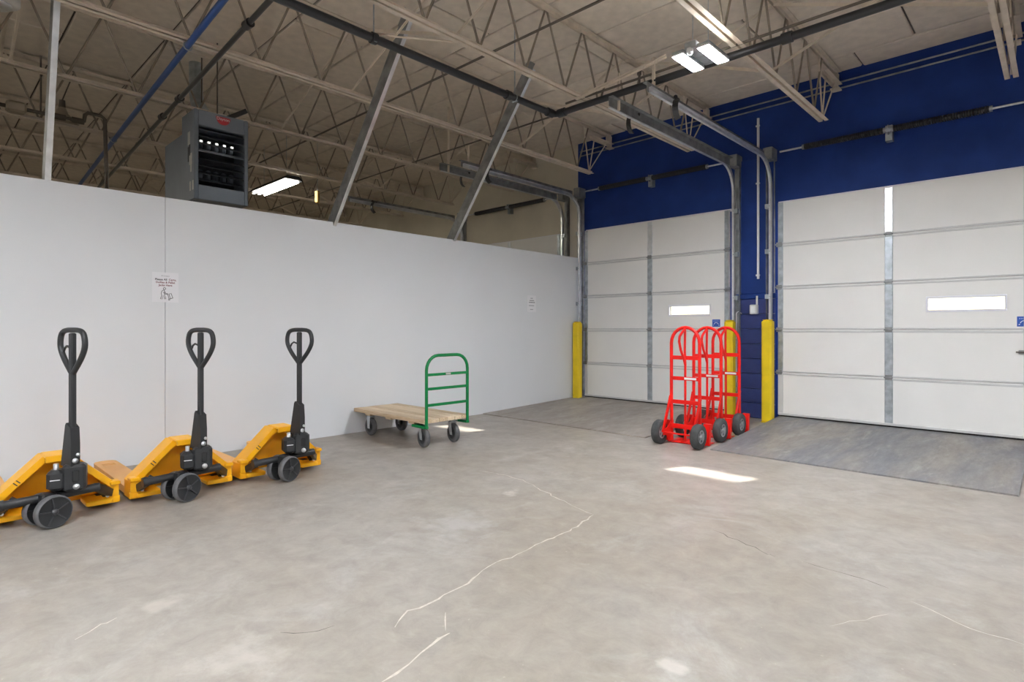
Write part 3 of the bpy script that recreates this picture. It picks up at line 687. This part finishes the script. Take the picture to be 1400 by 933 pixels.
# ------------------------------------------------------------------ pallet jacks
def make_jack():
    t = thing('pallet_jack', '', 'pallet jack')
    xf, xb = -.17, -.34
    # head frame: an A-shaped flange with a back plate
    f = MB()
    segs = [(((-.338, .028), (-.338, .145)), ((-.298, .028), (-.298, .130))), (((-.338, .145), (-.075, .402)), ((-.298, .130), (-.060, .364))),
            (((-.075, .402), (.075, .402)), ((-.060, .364), (.060, .364))), (((.075, .402), (.338, .145)), ((.060, .364), (.298, .130))), (((.338, .145), (.338, .028)), ((.298, .130), (.298, .028)))]
    for (a, b), (c, d) in segs: f.prism([c, d, b, a], xb, xf, 'yz')
    f.build('head_frame', 'jack_yellow', t)
    MB().prism([(-.30, .05), (.30, .05), (.30, .15), (.075, .375), (-.075, .375), (-.30, .15)], xb - .012, xb + .0, 'yz').build('back_plate', 'jack_yellow', t)
    MB().rbox(-.30, -.09, -.07, .07, .398, .414, .006).rbox(-.12, -.09, -.066, .066, .37, .412, .006).build('lift_ledge', 'jack_yellow', t)
    MB().rbox(xb, xb + .05, -.30, .30, .085, .12, .006).build('cross_bar', 'jack_yellow', t)
    for s in (-1, 1):
        MB().rbox(xb, xf + .03, *sorted((s * .15, s * .30)), .035, .068, .006).build('foot_rail', 'jack_yellow', t)
        MB().rbox(-.20, -.165, *sorted((s * .25, s * .345)), .028, .075, .005).build('toe_lug', 'jack_yellow', t)
        MB().rbox(-.23, -.15, s * .315 - .03, s * .315 + .03, .15, .178, .006).build('corner_lug', 'jack_yellow', t)
        MB().bar((-.20, s * .275, .07), (-.17, s * .21, .17), .03, .02).build('link', 'plastic_black', t)
        MB().tube([(-.165, s * .27, .085), (-.15, s * .27, .085)], .01, 10).build('pin', 'galvanised_bright', t)
        # fork with two slots near the tip
        y0, y1 = (s * .255 - .08, s * .255 + .08); fk = MB(); zt, zb_ = .088, .078
        def top(x0, x1, a, b): fk.box(x0, x1, a, b, zb_, zt)
        top(-1.19, xb, y0, y1)
        top(-1.30, -1.19, y0, y0 + .035); top(-1.30, -1.19, y1 - .035, y1); top(-1.235, -1.215, y0 + .035, y1 - .035); top(-1.275, -1.26, y0 + .035, y1 - .035) if False else None
        top(-1.30, -1.262, y0 + .035, y1 - .035)
        yc = s * .255
        tip = [(-1.30, yc + .08), (-1.36, yc + .078), (-1.395, yc + .06), (-1.41, yc + .03), (-1.41, yc - .03), (-1.395, yc - .06), (-1.36, yc - .078), (-1.30, yc - .08)]
        fk.prism(tip, .045, zt, 'xy')
        fk.box(-1.30, xb, y0, y0 + .008, .035, zb_); fk.box(-1.30, xb, y1 - .008, y1, .035, zb_)
        o = fk.build('fork', 'jack_fork', t)
        MB().box(-1.27, -1.18, y0 + .03, y1 - .03, .070, .077).build('slot_shade', 'rubber_black', o)  # dark sheet added below so the slots look shaded
        wheel('load_roller', (-1.22, yc, .034), (0, 1, 0), .034, .07, 'tyre_dark', ('plastic_black', 'plastic_black'), t, 0)
        MB().bar((-1.18, yc, .06), (-.28, yc, .06), .02, .05).build('push_rod', 'plastic_black', t)
    # decals on the left leg
    for k in (0, 1): MB().bar((xf + .001, -.215 + k * .014, .262 + k * .014), (xf + .001, -.195 + k * .014, .242 + k * .014), .006, .002, (0, 1, 1)).build('decal', 'ink_dark', t)
    Mh = Matrix.Translation((.03, .05, 0)) @ Matrix.Rotation(R(-72), 4, 'Z')      # tiller: local x = loop normal
    # pump, turned with the tiller
    st = R(19)
    Mr = Matrix.Translation((.02, .03, 0)) @ Matrix.Rotation(R(-14), 4, 'Z')
    MB().rbox(-.075, .055, -.105, -.005, .215, .345, .022, Mr).rbox(-.06, .05, -.03, .095, .205, .37, .016, Mr).build('pump_body', 'plastic_black', t)
    MB().rbox(.049, .056, .025, .06, .265, .335, .004, Mr).build('pump_recess', 'rubber_black', t)
    MB().lathe([(0, .04), (.014, .04), (.014, 0)], Mr @ Vector((-.0, -.06, .34)), (0, 0, 1), 16).build('piston', 'galvanised_bright', t)
    MB().lathe([(0, .012), (.017, .01), (.018, 0)], Mr @ Vector((.05, .045, .235)), Mr.to_3x3() @ Vector((1, 0, 0)), 14).build('bolt', 'galvanised_bright', t)
    MB().lathe([(0, .012), (.015, .01), (.016, 0)], Mh @ Vector((.004, .034, .395)), Mh.to_3x3() @ Vector((0, 1, 0)), 14).build('bolt', 'galvanised_bright', t)
    MB().lathe([(0, .012), (.010, .01), (.011, 0)], Mh @ Vector((-.012, .034, .43)), Mh.to_3x3() @ Vector((0, 1, 0)), 12).build('bolt', 'galvanised_bright', t)
    MB().box(.056, .0565, -.085, -.035, .285, .29, Mr).build('decal', 'label_white', t)
    MB().tube([(-.03, -.28, .165), (-.02, .20, .188)], .027, 14).tube([(-.03, -.30, .164), (-.03, -.27, .166)], .034, 14).build('axle_beam', 'plastic_black', t)
    MB().bar((-.02, .18, .19), (-.17, .29, .10), .05, .03).build('axle_arm', 'plastic_black', t); MB().bar((-.03, -.27, .165), (-.17, -.29, .10), .05, .03).build('axle_arm', 'plastic_black', t)
    # steering fork and twin wheels
    a = Vector((math.cos(st), math.sin(st), 0)); c0 = Vector((.005, -.07, .1))
    MB().rbox(-.03, .03, -.04, .04, .10, .21, .01, Matrix.Translation((.005, -.07, 0)) @ Matrix.Rotation(st, 4, 'Z')).tube([c0 - a * .085, c0 + a * .085], .014, 10).build('steer_bracket', 'plastic_black', t)
    wheel('steer_wheel', c0 + a * .062, a, .1, .05, 'tyre_grey', ('plastic_black', 'spoke_grey'), t, 5, .9)
    wheel('steer_wheel', c0 - a * .062, a, .1, .05, 'tyre_grey', ('plastic_black', 'plastic_black'), t, 5, .9)
    # tiller
    MB().prism([(-.080, .36), (.034, .34), (.034, .50), (.026, .600), (.018, .605), (-.022, .63), (-.032, .615)], -.026, .026, 'yz', Mh).build('handle_socket', 'plastic_black', t)
    MB().rbox(-.015, .015, -.020, .020, .58, 1.195, .006, Mh).build('shaft', 'plastic_black', t)
    lp = [(0, .0, .94), (0, .03, .965), (0, .09, 1.03), (0, .128, 1.09), (0, .135, 1.14), (0, .118, 1.19), (0, .075, 1.21), (0, 0, 1.213)]
    pts = lp + [(x, -y, z) for x, y, z in lp[-2:0:-1]]
    sm = []
    for i in range(len(pts)):
        p0, p1, p2, p3 = [Vector(pts[(i + k) % len(pts)]) for k in (-1, 0, 1, 2)]
        for tt in (0, .33, .66): sm.append(Mh @ (.5 * (2 * p1 + (p2 - p0) * tt + (2 * p0 - 5 * p1 + 4 * p2 - p3) * tt ** 2 + (3 * p1 - p0 - 3 * p2 + p3) * tt ** 3)))
    MB().tube(sm, .0165, 12, closed=True).build('handle_loop', 'plastic_black', t)
    MB().tube([Mh @ Vector(p) for p in ((0, -.02, 1.10), (.0, -.06, 1.112), (.0, -.085, 1.098), (0, -.098, 1.075))], .007, 8).build('release_lever', 'plastic_black', t)
    MB().lathe([(0, .003), (.011, .003), (.011, 0)], Mh @ Vector((0, -.062, .47)), Mh.to_3x3() @ Vector((0, -1, 0)), 12).build('round_decal', 'label_white', t)
    return t
jk = make_jack(); grp = 'yellow pallet jacks parked against the partition'
spots = [(-4.53, .655, 'yellow pallet jack at the left edge of the picture, forks against the partition'),
         (-4.53, 1.40, 'middle one of the three yellow pallet jacks, under the trolley notice'),
         (-4.53, 2.145, 'rightmost of the three yellow pallet jacks, next to the platform cart')]
for i, (x, y, lab) in enumerate(spots):
    o = jk if i == 0 else copy_tree(jk); o.location = (x, y, 0); o['label'] = lab; o['group'] = grp

# ------------------------------------------------------------------ platform cart
ct = thing('platform_cart', 'platform cart with plank deck and green tube handle by the partition', 'cart', (-5.28, 3.86, 0), 0)
L2, W2 = .66, .305
npl = 6; pw = 2 * W2 / npl
for k in range(npl):
    MB().rbox(-L2, L2, -W2 + k * pw + .0015, -W2 + (k + 1) * pw - .0015, .262 + random.uniform(-.001, .001), .302 + random.uniform(-.0015, .0015), .004).build('deck_plank', ('deck_wood', 'deck_wood_pale')[k in (1, 3, 4)], ct)
for x in (-.4, .0, .42): MB().rbox(x - .05, x + .05, -W2 + .02, W2 - .02, .238, .263, .004).build('cleat', 'deck_wood', ct)
hxx = L2 + .005
hp = [(hxx, -.275, .215), (hxx, -.275, .80)] + [(hxx, -.275 + .15 - .15 * math.cos(R(a)), .80 + .15 * math.sin(R(a))) for a in range(15, 91, 15)]
hp += [(x, -y, z) for x, y, z in hp[::-1]]
MB().tube(hp, .0165, 14).build('handle', 'cart_green', ct)
for z in (.755, .612, .447): MB().rbox(hxx - .008, hxx + .008, -.262, .262, z - .014, z + .014, .003).build('handle_rail', 'cart_green', ct)
MB().rbox(hxx + .007, hxx + .0105, -.03, .035, .746, .766, .001).build('maker_plate', 'sticker', ct)
for s in (-1, 1): MB().rbox(L2 - .22, hxx + .012, s * .275 - .02, s * .275 + .02, .212, .24, .004).build('handle_socket', 'cart_green', ct)
for x, y in ((-.46, -.20), (-.46, .22), (.50, -.20), (.50, .2)):
    ca = thing('caster', '', ''); del ca['label']; del ca['category']; ca.parent = ct; ca.location = (x, y, 0)
    sw = x > 0
    ca.rotation_euler = (0, 0, R(0 if not sw else -8))
    MB().rbox(-.05, .05, -.045, .045, .228, .236, .003).rbox(-.03, .03, -.03, .03, .205, .228, .006).build('top_plate', 'galvanised', ca)
    f = MB()
    off = .0 if not sw else .03
    for s in (-1, 1): f.prism([(-.03, .215), (.03, .215), (off + .022, .08), (off - .018, .08)], s * .034 - .0025, s * .034 + .0025, 'xz')
    f.build('fork_yoke', 'galvanised_bright', ca)
    # caster wheels as parts of the cart
    w0 = MB().lathe([(.066, -.023), (.093, -.023), (.1, -.015), (.1, .015), (.093, .023), (.066, .023)], (off, 0, .1), (0, 1, 0), 30).build('caster_wheel', 'tyre_grey', ca)
    h = MB().lathe([(0, -.024), (.02, -.028), (.024, -.012), (.06, -.012), (.068, -.02), (.068, .02), (.06, .012), (.024, .012), (.02, .028), (0, .024)], (off, 0, .1), (0, 1, 0), 24)
    h.build('caster_hub', 'hub_grey' if False else 'plastic_black', ca)
    MB().tube([(off, -.042, .1), (off, .042, .1)], .008, 10).build('caster_axle', 'galvanised_bright', ca)

# ------------------------------------------------------------------ hand trucks
def make_truck():
    t = thing('hand_truck', '', 'hand truck')
    hw = .16; yr = .06
    fr = [(-hw, yr + .01, .03), (-hw, yr, .5), (-hw, yr, 1.07)] + [(-hw * math.cos(R(a)), yr, 1.07 + .165 * math.sin(R(a))) for a in range(15, 166, 15)] + [(hw, yr, 1.07), (hw, yr, .5), (hw, yr + .01, .03)]
    MB().tube(fr, .0175, 12).build('side_frame', 'truck_red', t)
    MB().tube([(0, yr, .03), (0, yr, .86), (0, yr - .012, .98), (0, yr - .005, 1.225)], .0125, 10).build('centre_bar', 'truck_red', t)
    MB().tube([(0, yr, .84), (0, yr - .03, .90), (0, yr - .10, 1.0), (0, yr - .135, 1.09), (0, yr - .125, 1.14), (0, yr - .09, 1.17), (0, yr - .03, 1.205), (0, yr, 1.23)], .0135, 10).build('loop_grip', 'truck_red', t)
    for z, hgt in ((.915, .042), (.695, .04), (.445, .042), (.185, .05)):
        b = MB().rbox(-hw, hw, yr - .012, yr - .004, z - hgt / 2, z + hgt / 2, .002).build('cross_bar', 'truck_red', t)
        if abs(z - .695) < .01: MB().rbox(-.005, .13, yr - .0145, yr - .012, z - .01, z + .012, .0008).build('label_plate', 'label_white', b)
    for s in (-1, 1):
        MB().bar((s * (hw + .01), yr, .50), (s * (hw + .012), -.10, .125), .038, .014, (0, 1, 0)).build('wheel_brace', 'truck_red', t)
        MB().prism([(yr + .02, .02), (-.0, .02), (-.04, .09), (-.11, .10), (-.11, .15), (-.03, .17), (yr - .01, .23), (yr + .02, .23)], s * (hw + .004) - .004, s * (hw + .004) + .004, 'yz').build('wheel_bracket', 'truck_red', t)
        # fender plate outside the frame, ahead of the wheel
        MB().prism([(yr + .06, .012), (yr + .09, .23), (yr + .05, .23), (yr + .03, .1), (yr + .03, .012)], s * (hw + .02), s * (hw + .09), 'yz').build('fender', 'truck_red', t)
        wheel('wheel', (s * (hw + .058), -.09, .128), (1, 0, 0), .127, .07, 'tyre_dark', ('plastic_black', 'hub_grey'), t, 5, .55, True)
    MB().tube([(-hw - .08, -.09, .128), (hw + .08, -.09, .128)], .009, 10).build('axle', 'truck_red', t)
    n = MB(); n.box(-.21, .21, .06, .30, .006, .013)
    n.build('nose_plate', 'truck_red', t)
    for x in (-.14, -.05, .05, .14): MB().rbox(x - .008, x + .008, .07, .28, .013, .020, .002).build('nose_rib', 'truck_red', t)
    return t
tk = make_truck()
for i, (x, y, lab) in enumerate([(-2.875, 5.60, 'front one of three red hand trucks, nearest the camera'), (-2.875, 6.12, 'middle one of the three red hand trucks standing in line'), (-2.885, 6.64, 'rearmost red hand truck, closest to the blue pier')]):
    o = tk if i == 0 else copy_tree(tk); o.location = (x, y, 0); o['label'] = lab; o['group'] = 'red hand trucks lined up before the pier'
